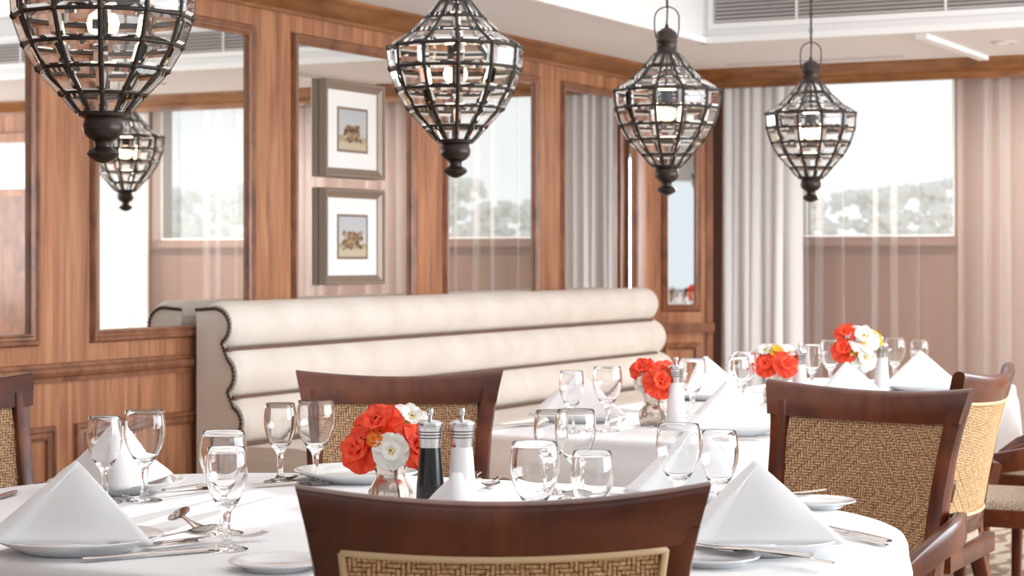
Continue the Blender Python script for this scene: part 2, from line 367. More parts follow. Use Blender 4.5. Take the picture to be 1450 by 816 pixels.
# curtains
def curtain(name, label, x0, x1, y, mat, folds, amp, seed, z1=2.40, group='curtains on the end wall', xamp=.3):
    r = random.Random(seed); n = int(folds*14); ph = [r.uniform(0, 6.28) for _ in range(4)]
    rows = []
    warp = []; acc = 0
    for j in range(n+1):
        acc += .45+r.random()*0+.9*(.5+.5*math.sin(j/14*1.7+ph[0]))*(.5+.5*math.sin(j/14*.63+ph[1])); warp.append(acc)
    warp = [(w-warp[0])/(warp[-1]-warp[0]) for w in warp]
    for i in range(13):
        z = .02+(z1-.02)*i/12; k = 1-i/12
        row = []
        for j in range(n+1):
            t = j/n; p = 2*pi*j/14
            yy = y+amp*(.75+.35*k)*(math.sin(p)+.35*math.sin(p*2+ph[2]+k)+.5*math.sin(p*.37+ph[3]))*.7
            xx = x0+(x1-x0)*warp[j]+.012*k*math.sin(p*.5+ph[1]+2.4*k)+xamp*(x1-x0)/folds*math.cos(p+.4*math.sin(p*.31+ph[2]))
            row.append((xx, yy, z))
        rows.append(row)
    o = MB().grid(rows).build(name, mat, None, 80)
    return tag(o, label, 'curtain', group)
curtain('white_drape', 'heavy white drape hanging beside the wood panel with narrow mirror', .345, .875, 12.2, M['drape'], 7, .032, 3)
curtain('sheer_curtain', 'sheer voile curtain hanging across the bright window with trees', .86, 1.86, 12.27, M['voile'], 6, .02, 5)
curtain('sheer_curtain', 'gathered sheer taupe drape at the picture edge beyond the bright window', 1.88, 3.06, 12.215, M['sheer'], 9, .035, 8, xamp=.42)
curtain('sheer_curtain', 'sheer curtain over the second window, seen only in the wall mirror', 3.08, 4.2, 12.27, M['voile'], 7, .02, 12)
curtain('white_drape', 'white drape beside the second window, seen only in the wall mirror', 4.22, 4.92, 12.2, M['drape'], 8, .03, 15)

# air vent in the tray face
t = thing('air_vent', 'long grey louvred air vent in the white ceiling step', 'vent', (0, 10.45, 0))
MB().box(1.0, 6.6, -.004, 0, 2.55, 2.68).build('backing', M['ventdark'], t, 0)
rect_frame((0, 0, 0), (1, 0, 0), (0, 0, 1), (0, -1, 0), [(0, 0), (0, .01), (.03, .01), (.03, 0)], .99, 6.61, 2.548, 2.682).build('frame', M['ceil_trim'], t, 0)
sl = MB().add([(1, -.005, 0), (6.6, -.005, 0), (6.6, -.022, .011), (1, -.022, .011), (6.6, -.020, .013), (1, -.020, .013), (6.6, -.005, .003), (1, -.005, .003)], [(0, 1, 2, 3), (3, 2, 4, 5), (5, 4, 6, 7)]).mesh('slat', M['vent'], 0)
for k in range(6):
    o = link('slat', sl, t); o.location.z = 2.552+k*.0215
for k in range(1, 8): MB().box(1.0+k*.82-.35, 1.0+k*.82-.338, -.018, 0, 2.55, 2.68).build('divider', M['ceil_trim'], t, 0)

# outdoors
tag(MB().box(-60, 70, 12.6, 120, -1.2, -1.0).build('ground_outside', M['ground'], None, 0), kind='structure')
def tree_mesh(seed):
    r = random.Random(seed); b = MB()
    for k in range(120):
        q = r.random(); c = Vector((r.uniform(-1.25, 1.25)*(1-.55*q), r.uniform(-.4, .4), .9+1.75*q)); rad = r.uniform(.07, .2)
        rows = []
        for i in range(1, 5):
            a = pi*i/5; rows.append([c+Vector((math.sin(a)*math.cos(t), math.sin(a)*math.sin(t), math.cos(a)*.8))*rad*r.uniform(.7, 1.25) for t in (2*pi*j/7 for j in range(7))])
        b.grid(rows, True); b.cap(rows[0]); b.cap(rows[-1])
    return b.mesh('crown', M['tree'], 0)
crowns = [tree_mesh(s) for s in (1, 2, 3)]
trm = MB().lathe([(.14, -1.1), (.1, 0), (.07, 1.6)], 8).mesh('trunk', M['trunk'])
k = 0
for x, ty in [(-12.5+2.75*i, 39) for i in range(15)]+[(-14+3.1*i, 46) for i in range(15)]:
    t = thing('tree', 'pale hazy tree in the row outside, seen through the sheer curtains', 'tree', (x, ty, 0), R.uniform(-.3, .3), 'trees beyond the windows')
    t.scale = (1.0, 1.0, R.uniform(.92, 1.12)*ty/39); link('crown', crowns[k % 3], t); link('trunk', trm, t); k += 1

# ================================================================== bench
t = thing('banquette_bench', 'long cream leather bench with rolled back and dark nailhead trim', 'bench', (.024, -.05, 0))
BY0, BY1 = 7.0, 11.6
def bolster(zc, xc, rx, rz, y1, y0=BY0):
    rows = []
    for i in range(5): rows.append((y0+.012*i, .86+.14*math.sin(pi/2*i/4)))
    rows.append((y0+1.4, 1)); rows.append((y0+2.8, 1))
    for i in range(9): a = pi/2*i/8; rows.append((y1-.1+.1*math.sin(a), max(.02, math.cos(a)**.6) if i < 8 else .05))
    g = []
    for y, s in rows: g.append([(xc+rx*s*math.cos(2*pi*k/28), y, zc+rz*s*math.sin(2*pi*k/28)) for k in range(28)])
    b = MB().grid(g, True); b.cap(g[0]); b.cap(g[-1][::-1]); return b.build('bolster', M['leather'], t, 60)
bolster(.962, .105, .098, .104, 11.58); bolster(.757, .125, .105, .112, 11.64); bolster(.56, .155, .112, .108, 11.68)
MB().box(.012, .11, BY0+.01, 11.5, .1, 1.0).build('back_board', M['leather'], t, 0)
# scalloped end panel following the rolls
prof = []
for zc, xc, rx, rz, a0, a1 in ((.962, .105, .075, .075, 90, -62), (.757, .125, .078, .08, 52, -55), (.56, .155, .085, .075, 58, -70)):
    for i in range(13): a = math.radians(a0+(a1-a0)*i/12); prof.append((xc+rx*math.cos(a), zc+rz*math.sin(a)))
pp = [(.012, 1.037)]+prof+[(.20, .42), (.62, .40), (.62, .1), (.012, .1)]
b = MB(); f0 = [(x, BY0-.006, z) for x, z in pp]; f1 = [(x, BY0+.01, z) for x, z in pp]; b.grid([f0, f1], True); b.cap(f0); b.cap(f1[::-1])
ep = b.build('end_panel', M['leather'], t, 25)
nb = MB(); path = [Vector((x, BY0-.008, z)) for x, z in [(.014, 1.03)]+prof]; acc = 0
for a, c in zip(path, path[1:]):
    L = (c-a).length; d = .0
    while acc < L:
        p = a.lerp(c, acc/L); nb.lathe([(.0088, 0), (.007, .005), (.0015, .008)], 7, (0, 0, 0))
        n = 21
        for q in range(len(nb.v)-n, len(nb.v)):
            x, y, z = nb.v[q]; nb.v[q] = (p.x+x, p.y-z, p.z+y)
        acc += .0165
    acc -= L
tag(nb.build('nailhead_trim', M['nail'], ep, 60), kind='stuff', label='dark antique nailheads')
for zc, x in ((.864, .152), (.662, .184), (.468, .23)):
    MB().tube([(x+.012, BY0-.004, zc), (x+.012, 8.4, zc), (x+.012, 9.8, zc), (x+.012, 11.5, zc)], .0095, 8).build('braid', M['braid'], t)
rows = []
for y, s in ((7.0, .9), (7.015, .98), (7.05, 1), (9, 1), (11.5, 1), (11.6, .9)):
    rows.append([(.16, y, .3), (.62*s+.02, y, .3), (.66*s, y, .33), (.66*s, y, .42), (.63*s, y, .455), (.56*s, y, .465), (.16, y, .46)])
b = MB().grid(rows, True); b.cap(rows[0]); b.cap(rows[-1]); b.build('seat_cushion', M['leather'], t, 50)
MB().box(.05, .58, 7.02, 11.5, 0, .3).build('base', M['leather'], t, 0)

# ================================================================== framed prints on the mirror
def picture(z0, z1, label, seed):
    t = thing('framed_print', label, 'picture', (.0, 8.225, z0), 0, 'framed prints on the mirror'); h = z1-z0; w = .27
    rect_frame((.004, 0, 0), (0, 1, 0), (0, 0, 1), (1, 0, 0), [(-.002, .0), (0, .016), (.012, .02), (.026, .026), (.03, .033), (.042, .035), (.045, .03), (.045, -.006)], -w+.045, w-.045, .045, h-.045).build('frame', M['framew'], t, 25)
    MB().box(0, .014, -w+.03, w-.03, .03, h-.03).build('mount', M['passe'], t, 0); mt = t.children[-1]
    iw, ih = .125, .095
    MB().box(.0141, .0165, -iw, iw, h/2-ih, h/2+ih).build('print', print_mat('old_print_%d' % seed, seed), mt, 0)
    rect_frame((.014, 0, 0), (0, 1, 0), (0, 0, 1), (1, 0, 0), [(0, .0), (0, .004), (.012, .004), (.012, 0)], -iw, iw, h/2-ih, h/2+ih).build('inner_border', M['framew'], mt, 0)
picture(1.63, 2.09, 'upper of two pewter-framed sepia prints hung on the mirror', 1)
picture(1.12, 1.58, 'lower of two pewter-framed sepia prints hung on the mirror', 5)

# ================================================================== lanterns
def lantern(loc, label, rz):
    t = thing('pendant_lantern', label, 'pendant lamp', loc, rz, 'faceted glass lanterns hanging in a row')
    return t
RP = [(.045, .152), (.094, .092), (.148, .041), (.215, 0), (.2095, -.068), (.186, -.136), (.152, -.194), (.098, -.251), (.058, -.296)]
N = 12
def V(i, k): a = 2*pi*k/N; r, z = RP[i]; return Vector((r*math.cos(a), r*math.sin(a), z))
def pane(i):
    q = [V(i, 0), V(i, 1), V(i+1, 1), V(i+1, 0)]; c = sum(q, Vector())/4
    n = (q[1]-q[0]).cross(q[3]-q[0]).normalized()
    if n.dot(Vector((c.x, c.y, 0))) < 0: n = -n
    A = [c+(p-c)*.97 for p in q]; B = [c+(p-c)*.66+n*.0088 for p in q]; Cc = [p-n*.002 for p in A]
    b = MB().add(A+B+Cc, [(4, 5, 6, 7)]+[(j, (j+1) % 4, 4+(j+1) % 4, 4+j) for j in range(4)]+[(11, 10, 9, 8)]+[(8+j, 8+(j+1) % 4, (j+1) % 4, j) for j in range(4)])
    return b.mesh('pane', M['lampglass'], 0)
PANES = [pane(i) for i in range(8)]
ribm = MB().tube([V(i, 0) for i in range(9)], .0062, 8).mesh('rib', M['bronze_wire'], 60)
ringm = [MB().tube([V(i, k) for k in range(N)], .0054 if i != 3 else .0062, 8, True).mesh('ring', M['bronze_wire'], 60) for i in range(9)]
jb = MB()
for i in range(1, 8):
    c = V(i, 0); jb.lathe([(.0005, -.009), (.0065, -.0065), (.009, 0), (.0065, .0065), (.0005, .009)], 8, c)
jointm = jb.mesh('solder_joint', M['bronze_wire'], 60)
capm = MB().lathe([(.05, .14), (.052, .150), (.044, .156), (.04, .162), (.04, .196), (.043, .2), (.043, .206), (.04, .21), (.04, .232), (.036, .24), (.02, .252), (.008, .258), (.006, .27), (.0005, .272)], 24).mesh('neck_cap', M['bronze'], 40)
finm = MB().lathe([(.0005, -.29), (.056, -.29), (.062, -.296), (.06, -.304), (.044, -.31), (.046, -.318), (.049, -.33), (.046, -.345), (.034, -.358), (.022, -.364), (.02, -.37), (.02, -.378), (.034, -.386), (.039, -.394), (.032, -.404), (.014, -.414), (.0005, -.417)], 24).mesh('finial', M['bronze'], 40)
loop = [(-.043, 0, .215), (-.05, 0, .25), (-.05, 0, .285)] + [(.05*math.cos(a), 0, .295+.045*math.sin(a)) for a in [pi-pi*i/10 for i in range(11)]] + [(.05, 0, .285), (.05, 0, .25), (.043, 0, .215)]
hdm = MB().tube(loop, .003, 6).mesh('handle', M['bronze_wire'], 60)
bulbm = MB().lathe([(.0005, -.115), (.02, -.114), (.034, -.1), (.038, -.082), (.033, -.064), (.019, -.051), (.015, -.045)], 16).mesh('bulb', M['bulb'], 60)
sockm = MB().lathe([(.006, .2), (.006, .02), (.024, .01), (.026, -.045), (.0005, -.046)], 16).mesh('socket', M['bronze'], 40)
LL = [((2.035, 3.829, 1.892), 'largest pendant lantern, closest to the camera, its top cut by the frame', .12),
      ((1.991, 5.654, 1.922), 'second largest pendant lantern, hanging in front of the mirror wall above the bench', .02),
      ((1.968, 7.452, 1.915), 'pendant lantern hanging in front of the room corner with wire handle visible', .18),
      ((2.013, 9.094, 1.927), 'smallest pendant lantern, hanging in front of the curtained window', .05)]
for loc, lab, rz in LL:
    t = lantern(loc, lab, rz)
    for i in range(8):
        for k in range(N):
            o = link('pane', PANES[i], t); o.rotation_euler.z = 2*pi*k/N
    for k in range(N): link('rib', ribm, t).rotation_euler.z = 2*pi*k/N
    for k in range(N): tag(link('solder_joint', jointm, t), kind='stuff').rotation_euler.z = 2*pi*k/N
    for m in ringm: link('ring', m, t)
    link('finial', finm, t); link('handle', hdm, link('neck_cap', capm, t)); link('bulb', bulbm, link('socket', sockm, t))
    top = 2.85-loc[2]
    MB().tube([(0, 0, .27), (.003, 0, .34), (0, 0, top)], .0035, 6).build('cord', M['bronze_wire'], t)
    ch = MB()
    for q in range(int((top-.345)/.036)):
        z = .36+q*.036; e = [(.007*math.cos(a), 0, z+.017*math.sin(a)) if q % 2 else (0, .007*math.cos(a), z+.017*math.sin(a)) for a in [2*pi*j/8 for j in range(8)]]
        ch.tube(e, .0022, 5, True)
    tag(ch.build('chain', M['bronze_wire'], t), kind='stuff')
    MB().lathe([(.0005, top-.03), (.02, top-.03), (.05, top-.008), (.055, top)], 20).build('canopy', M['bronze'], t)

# ================================================================== chairs
def hw(z): q = (z-.45)/.5; return .236+.012*q+.034*max(q, 0)**4
def yb(z): q = (z-.45)/.5; return -.20-.07*q-.035*q*q
def BP(u, z, off=0): return Vector((u*hw(z), yb(z)+.05*u*u+off, z))
def make_chair(label, loc, rz):
    t = thing('rattan_armchair', label, 'chair', loc, rz, 'mahogany dining chairs with woven backs')
    for s in (-1, 1):
        pts = [(s*.222, -.265, 0), (s*.226, -.215, .22), (s*.23, -.165, .42)]+[BP(s*.915, z) for z in (.5, .6, .7, .78, .84, .89)]
        MB().sweep(pts, [.034, .04, .044, .044, .042, .042, .042, .044, .046], [.036, .042, .05, .05, .048, .044, .038, .033, .03], (1, 0, 0)).build('back_post', M['chair'], t, 40)
        MB().sweep([(s*.215, .225, 0), (s*.222, .22, .3), (s*.222, .215, .45)], [.034, .044, .046], [.034, .044, .046], (1, 0, 0)).build('front_leg', M['chair'], t, 40)
        arm = [(s*.243, -.222, .622), (s*.278, -.195, .628), (s*.305, -.125, .625), (s*.312, -.03, .606), (s*.302, .06, .572), (s*.28, .125, .53), (s*.253, .16, .475), (s*.236, .175, .42)]
        MB().sweep(arm, [.028]*8, [.064, .068, .07, .066, .058, .05, .044, .04], (1, 0, 0)).build('armrest', M['chair'], t, 40)
    def rail(z0f, z1f, th, name, mat=M['chair']):
        rows = []
        for i in range(25):
            u = -1+2*i/24; z0, z1 = z0f(u), z1f(u); row = []
            for z, o in ((z0, -th), (z0+.25*(z1-z0), -th*1.08), (z1-.012, -th*1.05), (z1-.004, -th*.75), (z1, -th*.2), (z1, th*.3), (z1-.005, th*.8), (z1-.013, th*1.02), (z0+.2*(z1-z0), th), (z0, th)):
                row.append(BP(u, z, o))
            rows.append(row)
        b = MB().grid(rows, True); b.cap(rows[0][::-1]); b.cap(rows[-1]); return b.build(name, mat, t, 40)
    rail(lambda u: .862-.010*(1-u*u), lambda u: .946-.020*(1-u*u), .017, 'top_rail')
    rail(lambda u: .485, lambda u: .535, .016, 'lower_rail')
    # woven panel: core plus strands
    U = .84
    core = MB()
    for off in (-.008, .008):
        core.grid([[BP(U*(-1+2*i/14), .52+.35*j/8, off) for i in range(15)] for j in range(9)])
    core.build('panel_core', M['dark'], t, 60)
    for nm, sgn, mat in (('woven_front', 1, M['weave']), ('woven_back', -1, M['straw'])):
        o = link(nm, WEAVE[sgn], t); wv = o; tag(o, kind='stuff', label='herringbone rattan weave')
    ed = [BP(-U, z, -.014) for z in (.54, .65, .75, .855)]+[BP(U*(-1+2*i/16), .858-.010*(1-(U*(-1+2*i/16))**2), -.016) for i in range(17)]+[BP(U, z, -.014) for z in (.855, .75, .65, .54)]+[BP(U*(1-2*i/16), .54, -.016) for i in range(17)]
    MB().tube(ed, .0055, 6, True).build('piping', M['strawtrim'], wv, 60)
    b = MB(); b.sweep([(-.245, 0, .425), (.245, 0, .425)], .44, .055, (0, 1, 0), .06); b.build('seat_frame', M['chair'], t, 40)
    rows = []
    for z, k in ((.452, 1), (.468, .99), (.478, .95), (.484, .8), (.486, .4)):
        rows.append([(.225*k*math.copysign(abs(math.cos(a))**.35, math.cos(a)), .0+.2*k*math.copysign(abs(math.sin(a))**.35, math.sin(a)), z) for a in [2*pi*i/32 for i in range(32)]])
    b = MB().grid(rows, True); b.cap(rows[-1]); b.build('seat_cushion', M['seatweave'], t, 60)
    return t
def weave_mesh(sgn):
    cs = .0066; b = MB(); z0, z1 = .537, .862
    ni = int(.215/cs); nj = int((z1-z0)/cs); zc = (z0+z1)/2
    def up(i, j): return ((abs(i)+abs(j-nj//2+2)) % 6) < 3
    def strand(i0, i1, j0, j1, vert):
        g = .0006; xa, xb, za, zb = i0*cs+g, i1*cs-g, z0+j0*cs+g, z0+j1*cs-g; rows = []
        for c, zz in enumerate((za, (za+zb)/2, zb)):
            row = []
            for d, xx in enumerate((xa, (xa+xb)/2, xb)):
                h = .0004 + .0024*((d == 1) if vert else (c == 1))*(1 if (c == 1 and d == 1) else .72)
                zt = zz
                u = xx/hw(zt); row.append(BP(u, zt, sgn*(.0085+h)))
            rows.append(row)
        b.grid(rows)
    for i in range(-ni, ni):
        j = 0
        while j < nj:
            if up(i, j):
                e = j
                while e < nj and up(i, e): e += 1
                strand(i, i+1, j, e, True); j = e
            else: j += 1
    for j in range(nj):
        i = -ni
        while i < ni:
            if not up(i, j):
                e = i
                while e < ni and not up(e, j): e += 1
                strand(i, e, j, j+1, False); i = e
            else: i += 1
    return b.mesh('woven', M['weave'] if sgn > 0 else M['straw'], 80)
WEAVE = {1: weave_mesh(1), -1: weave_mesh(-1)}
CHB = .26   # back sits this far behind the chair's origin
def yaw_of(fx, fy): return math.atan2(-fx, fy)
def chair_at(bx, by, fx, fy, label):
    n = math.hypot(fx, fy); fx, fy = fx/n, fy/n
    z = yaw_of(fx, fy); loc = (bx+fx*CHB, by+fy*CHB, 0)
    if not chair_at.proto: chair_at.proto = make_chair(label, loc, z); return
    c = copy_tree(chair_at.proto); c.location = loc; c.rotation_euler.z = z; c['label'] = label
chair_at.proto = None
def camdir(X, Z): return (.8895*X-.457*Z, .457*X+.8895*Z)
chair_at(3.853, 2.404, *camdir(-.06, 1), 'mahogany chair seen from behind at the front of the oval table, straw woven back')
chair_at(2.339, 4.709, *camdir(.0, -1), 'mahogany chair facing the camera in front of the cream bench')
chair_at(3.64, 4.735, *camdir(-.64, -.77), 'large mahogany chair with woven back and arm at the curved end of the oval table')
chair_at(1.452, 3.886, *camdir(.73, -.68), 'mahogany chair cut by the picture edge in front of the panelled wall')
chair_at(3.715, 5.60, -1, .0, 'mahogany chair showing its straw woven outer back at the first square table')
chair_at(3.80, 6.60, -1, .0, 'mahogany chair at the second square table, mostly beyond the picture edge')
chair_at(3.74, 7.62, -1, .05, 'mahogany chair at the third square table, seen only as a reflection')

# ================================================================== tables and cloths
def se(a, p, q, n): c, s = math.cos(a), math.sin(a); r = (abs(c/p)**n+abs(s/q)**n)**(-1/n); return r*c, r*s
def tablecloth(name, label, cx, cy, p, q, n, zlow, waves, amp, seed, seg=144):
    r = random.Random(seed); ph = [r.uniform(0, 6.28) for _ in range(5)]; b = MB(); rows = []
    out = [se(2*pi*k/seg, p, q, n) for k in range(seg)]
    for f in (.02, .3, .6, .85, .96): rows.append([(x*f, y*f, .75) for x, y in out])
    for f, z in ((.99, .7485), (1.0, .744), (1.006, .732), (1.008, .71)): rows.append([(x*f, y*f, z) for x, y in out])
    for i in range(1, 9):
        z = .71-(.71-zlow)*i/8; d = i/8; row = []
        for k, (x, y) in enumerate(out):
            a = 2*pi*k/seg; L = math.hypot(x, y)
            w = amp*d**1.1*(math.sin(waves*a+ph[0])+.5*math.sin((waves+5)*a+ph[1]+d)+.4*math.sin(3*a+ph[2]))
            e = .012+.03*d+w; row.append((x+x/L*e, y+y/L*e, z))
        rows.append(row)
    b.grid(rows, True); b.cap(rows[0][::-1])
    o = b.build(name, M['cloth'], None, 60); o.location = (cx, cy, 0); solid(o, .002)
    return tag(o, label, 'tablecloth', 'white tablecloths')
def table(label, cx, cy, p, q, n):
    t = thing('dining_table', label, 'table', (cx, cy, 0), 0, 'tables under white cloths')
    rows = [[(x*.985, y*.985, z) for x, y in [se(2*pi*k/48, p, q, n) for k in range(48)]] for z in (.705, .74)]
    b = MB().grid(rows, True); b.cap(rows[0][::-1]); b.cap(rows[1]); b.build('tabletop', M['chair'], t, 30)
    MB().lathe([(.0005, .04), (.3, .0), (.3, .03), (.08, .07), (.045, .12), (.045, .62), (.1, .705)], 20).build('pedestal', M['chair'], t)
T1 = (3.1, 3.3); 
table('large oval dining table hidden under the long white cloth', *T1, 1.0, .73, 2.5)
tablecloth('tablecloth', 'white cloth on the large oval table in front', *T1, 1.0, .73, 2.5, .5, 17, .010, 1)
SQ = [(2.74, 5.5), (2.76, 6.55), (2.8, 7.58)]
for i, (x, y) in enumerate(SQ):
    nm = ('first', 'second', 'third')[i]
    table(nm+' square table from the front, under a white cloth', x, y, .45, .46, 9)
    tablecloth('tablecloth', 'white cloth on the %s square table from the front' % nm, x, y, .45, .46, 9, .5, 8, .006, 20+i)

# ================================================================== tableware
Z = .75
def goblet_mesh(h, rim, bowl, name):
    bh = h*.59; b = MB()     # outer then inner profile
    zs = h-bh
    o = [(.0005, 0), (.036, 0), (.037, .0018), (.030, .0045), (.012, .009), (.0078, .016), (.0068, .028), (.0062, zs*.6), (.0075, zs-.012), (.010, zs-.005), (.014, zs)]
    for i in range(1, 11):
        a = i/10; r = .014+(bowl-.014)*math.sin(a/.62*pi/2)**.88 if a < .62 else bowl-(bowl-rim)*((a-.62)/.38)**1.7; o.append((r, zs+bh*a))
    inn = [(max(.0005, r-.0016), z) for r, z in o[11:]][::-1]
    inn = [(rim-.0008, h+.0006)]+inn+[(.006, zs+.006), (.0005, zs+.0045)]
    return b.lathe(o+inn, 32).mesh(name, M['glass'], 60)
GG = goblet_mesh(.185, .0385, .043, 'water_goblet'); GW = goblet_mesh(.175, .032, .0365, 'wine_glass')
def glassware(k, x, y, lab):
    o = link('water_goblet' if k == 'g' else 'wine_glass', GG if k == 'g' else GW); o.location = (x, y, Z+.0005); o.rotation_euler.z = R.uniform(0, 6)
    tag(o, lab, 'glass', 'stemmed glasses on the tables')
for a in [('w', 2.488, 3.268, 'small wine glass in front of the folded napkin by the wood panelling'),
          ('g', 2.542, 3.329, 'larger goblet beside a small wine glass in front of the wood panelling'),
          ('g', 2.972, 2.999, 'goblet standing just behind the wine glass at the cutlery of the front napkin'),
          ('w', 3.094, 2.837, 'wine glass in front of another goblet near the crossed cutlery'),
          ('w', 2.594, 3.749, 'wine glass before the cream bench, next to the woven chair back'),
          ('g', 2.691, 3.743, 'goblet overlapping the edge of the woven chair facing the camera'),
          ('g', 3.567, 3.068, 'goblet rising behind the top rail of the front chair, bigger of that pair'),
          ('w', 3.679, 3.059, 'small wine glass rising behind the top rail of the front chair'),
          ('g', 3.316, 3.76, 'goblet at the far side of the oval table against the grey cloth'),
          ('w', 3.222, 3.836, 'wine glass half hidden behind a goblet at the far side of the oval table'),
          ('g', 3.643, 3.524, 'goblet beside the pointed napkin near the front chair corner'),
          ('w', 3.724, 3.526, 'wine glass between a goblet and the large pointed napkin'),
          ('w', 2.62, 5.2, 'wine glass in front of the grey shaded napkin on the first square table'),
          ('g', 2.698, 5.275, 'goblet beside the grey shaded napkin on the first square table'),
          ('g', 2.74, 5.82, 'goblet just behind the white mill of the first square table'),
          ('w', 2.765, 6.16, 'small wine glass at the near edge of the second square table'),
          ('g', 2.724, 6.312, 'goblet at the near edge of the second square table'),
          ('w', 2.667, 7.182, 'wine glass beside the white mill of the second square table'),
          ('g', 2.68, 7.36, 'goblet beside the tallest bouquet on the third square table'),
          ('g', 2.83, 7.70, 'goblet behind the tallest bouquet and the bright napkin'),
          ('w', 2.90, 7.80, 'wine glass furthest back on the third square table')]: glassware(*a)

def plate_mesh(r, h, name):
    pr = [(.0005, .004), (r*.55, .004), (r*.62, .0015), (r*.64, 0), (r*.68, .002), (r*.72, .006), (r*.99, h-.003), (r, h-.001), (r*.995, h), (r*.97, h), (r*.72, .011), (r*.66, .008), (.0005, .008)]
    return MB().lathe(pr, 48).mesh(name, M['china'], 50)
PD = plate_mesh(.145, .026, 'dinner_plate'); PB = plate_mesh(.08, .016, 'bread_plate')
def plate(kind, x, y, lab):
    o = link('dinner_plate' if kind else 'bread_plate', PD if kind else PB); o.location = (x, y, Z+.0005); tag(o, lab, 'plate', 'white china plates')
def napkin_mesh(seed, phi=24, c=.262, name='napkin'):
    """two right-angled triangular wings meeting in a rounded spine, standing like a tent"""
    r = random.Random(seed); ph = math.radians(phi); L = c/math.sqrt(2); rho = c/(2*math.cos(ph)); h = math.sqrt(L*L-rho*rho)
    S = Vector((0, -rho, 0)); A = Vector((0, 0, h)); b = MB(); n = 18
    Ws = [S+Vector((-math.sin(ph), math.cos(ph), 0))*c, S+Vector((math.sin(ph), math.cos(ph), 0))*c]
    p1, p2 = r.uniform(0, 6), r.uniform(0, 6)
    rows = []
    for i in range(n+1):             # from apex down
        t = i/n; row = []
        for side in (0, 1):
            for j in range(n+1):
                q = j/n if side else 1-j/n
                P = A.lerp(S, t).lerp(A.lerp(Ws[side], t), q) if True else None
                nrm = Vector((1 if side else -1, -.35, .25)).normalized()
                bul = .010*math.sin(pi*q)*math.sin(pi*min(t, .9))+.0035*math.sin(7*q+p1+2*t)*t+.004*math.sin(3.1*q*t*3+p2)*q*t
                if q < .14: bul += .006
                P = P+nrm*bul
                if t > .8: P = P+nrm*.006*((t-.8)/.2)*(.4+.6*math.sin(4*q+p2)**2)
                if side and j == 0: continue
                row.append(P)
        rows.append(row)
    b.grid(rows)
    return b.mesh(name, M['napkin'], 70)
NM = [napkin_mesh(s) for s in (1, 2, 3, 4)]
def napkin(x, y, rz, lab, k=0, z=.0165, sc=1.1):
    o = link('folded_napkin', NM[k]); o.location = (x, y, Z+z+.003); o.rotation_euler.z = rz; o.scale = (sc, sc, sc); m = solid(o, .006, 0)
    tag(o, lab, 'napkin', 'white folded napkins')
# the spine (local -y) points along the given camera-space direction
def spine(X, Zc): d = camdir(X, Zc); return math.atan2(d[1], d[0])+pi/2
SET = [(2.868, 2.722, spine(-.93, -.37), 0, 'plate under the largest pointed napkin beside the crossed cutlery', 'largest pointed napkin beside the crossed cutlery'),
       (2.383, 3.439, spine(.25, -1), 1, 'plate under the napkin standing before the wood panelling', 'pointed napkin standing before the wood panelling'),
       (3.901, 3.251, spine(-.92, -.38), 0, 'plate under the pointed napkin at the curved end of the oval table', 'pointed napkin at the curved end of the oval table'),
       (3.536, 3.874, spine(-.92, -.38), 2, 'plate under the napkin seen through two glasses', 'pointed napkin seen through two glasses'),
       (3.53, 2.86, spine(.1, -1), 3, 'plate hidden behind the front chair with a napkin', 'napkin tip peeking over the front chair rail before the white mill'),
       (2.472, 5.564, spine(-.92, -.38), 1, 'plate under the grey shaded napkin on the first square table', 'grey shaded napkin before the bench on the first square table'),
       (3.045, 5.34, spine(-.86, -.5), 2, 'plate under the pleated napkin of the first square table', 'pleated napkin near the white mill of the first square table'),
       (3.03, 6.475, spine(-.8, -.6), 0, 'plate behind the woven chair on the second square table', 'pointed napkin just above the chair rail on the second square table'),
       (2.465, 6.628, spine(-.6, -.7), 3, 'plate on the second square table, side towards the bench', 'crumpled napkin tip behind glasses on the second square table'),
       (3.02, 7.40, spine(-.93, -.37), 1, 'plate under the brightest napkin on the third square table', 'brightest pointed napkin on the third square table before the curtain')]
for x, y, a, k, pl_, nl in SET:
    plate(1, x, y, pl_); napkin(x, y, a, nl, k)
plate(1, 2.73, 3.86, 'empty plate behind the flower vase, before the chair facing the camera')
plate(0, 3.29, 2.70, 'small bread plate at the front edge of the oval table near the chair rail')
plate(0, 3.89, 3.065, 'small bread plate under the knives beside the front chair corner')
plate(0, 3.80, 3.862, 'small bread plate with a knife before the large woven chair')

# cutlery: handle towards -y, head towards +y
def flat(outline, z, th):     # outline [(halfwidth, y)], slightly domed bar
    b = MB(); rows = []
    for w, y, zz in outline: rows.append([(-w, y, zz), (-w*.6, y, zz+th), (w*.6, y, zz+th), (w, y, zz), (w*.6, y, zz-th*.4), (-w*.6, y, zz-th*.4)])
    b.grid(rows, True); b.cap(rows[0][::-1]); b.cap(rows[-1]); return b
HAND = [(.004, -.105, .003), (.008, -.1, .0032), (.009, -.08, .004), (.0055, -.03, .005), (.0032, .01, .006)]
KN = flat([(.006, -.115, .006), (.009, -.108, .006), (.0095, -.07, .006), (.008, -.01, .006), (.006, -.002, .006), (.008, .004, .005), (.0105, .03, .0045), (.0105, .085, .0045), (.006, .11, .0045), (.001, .118, .0045)], 0, .0028).mesh('table_knife', M['steel'], 50)
FKb = flat(HAND+[(.003, .04, .007), (.005, .052, .006), (.0115, .062, .0045), (.012, .07, .004)], 0, .0016)
for k in range(4):
    x = -.0102+k*.0068; FKb.sweep([(x, .068, .004), (x, .09, .0035), (x*.97, .108, .0062), (x*.95, .116, .009)], .0032, .0018, (1, 0, 0))
FK = FKb.mesh('table_fork', M['steel'], 50)
spb = flat(HAND+[(.003, .04, .008), (.005, .05, .0075)], 0, .0016); rows = []
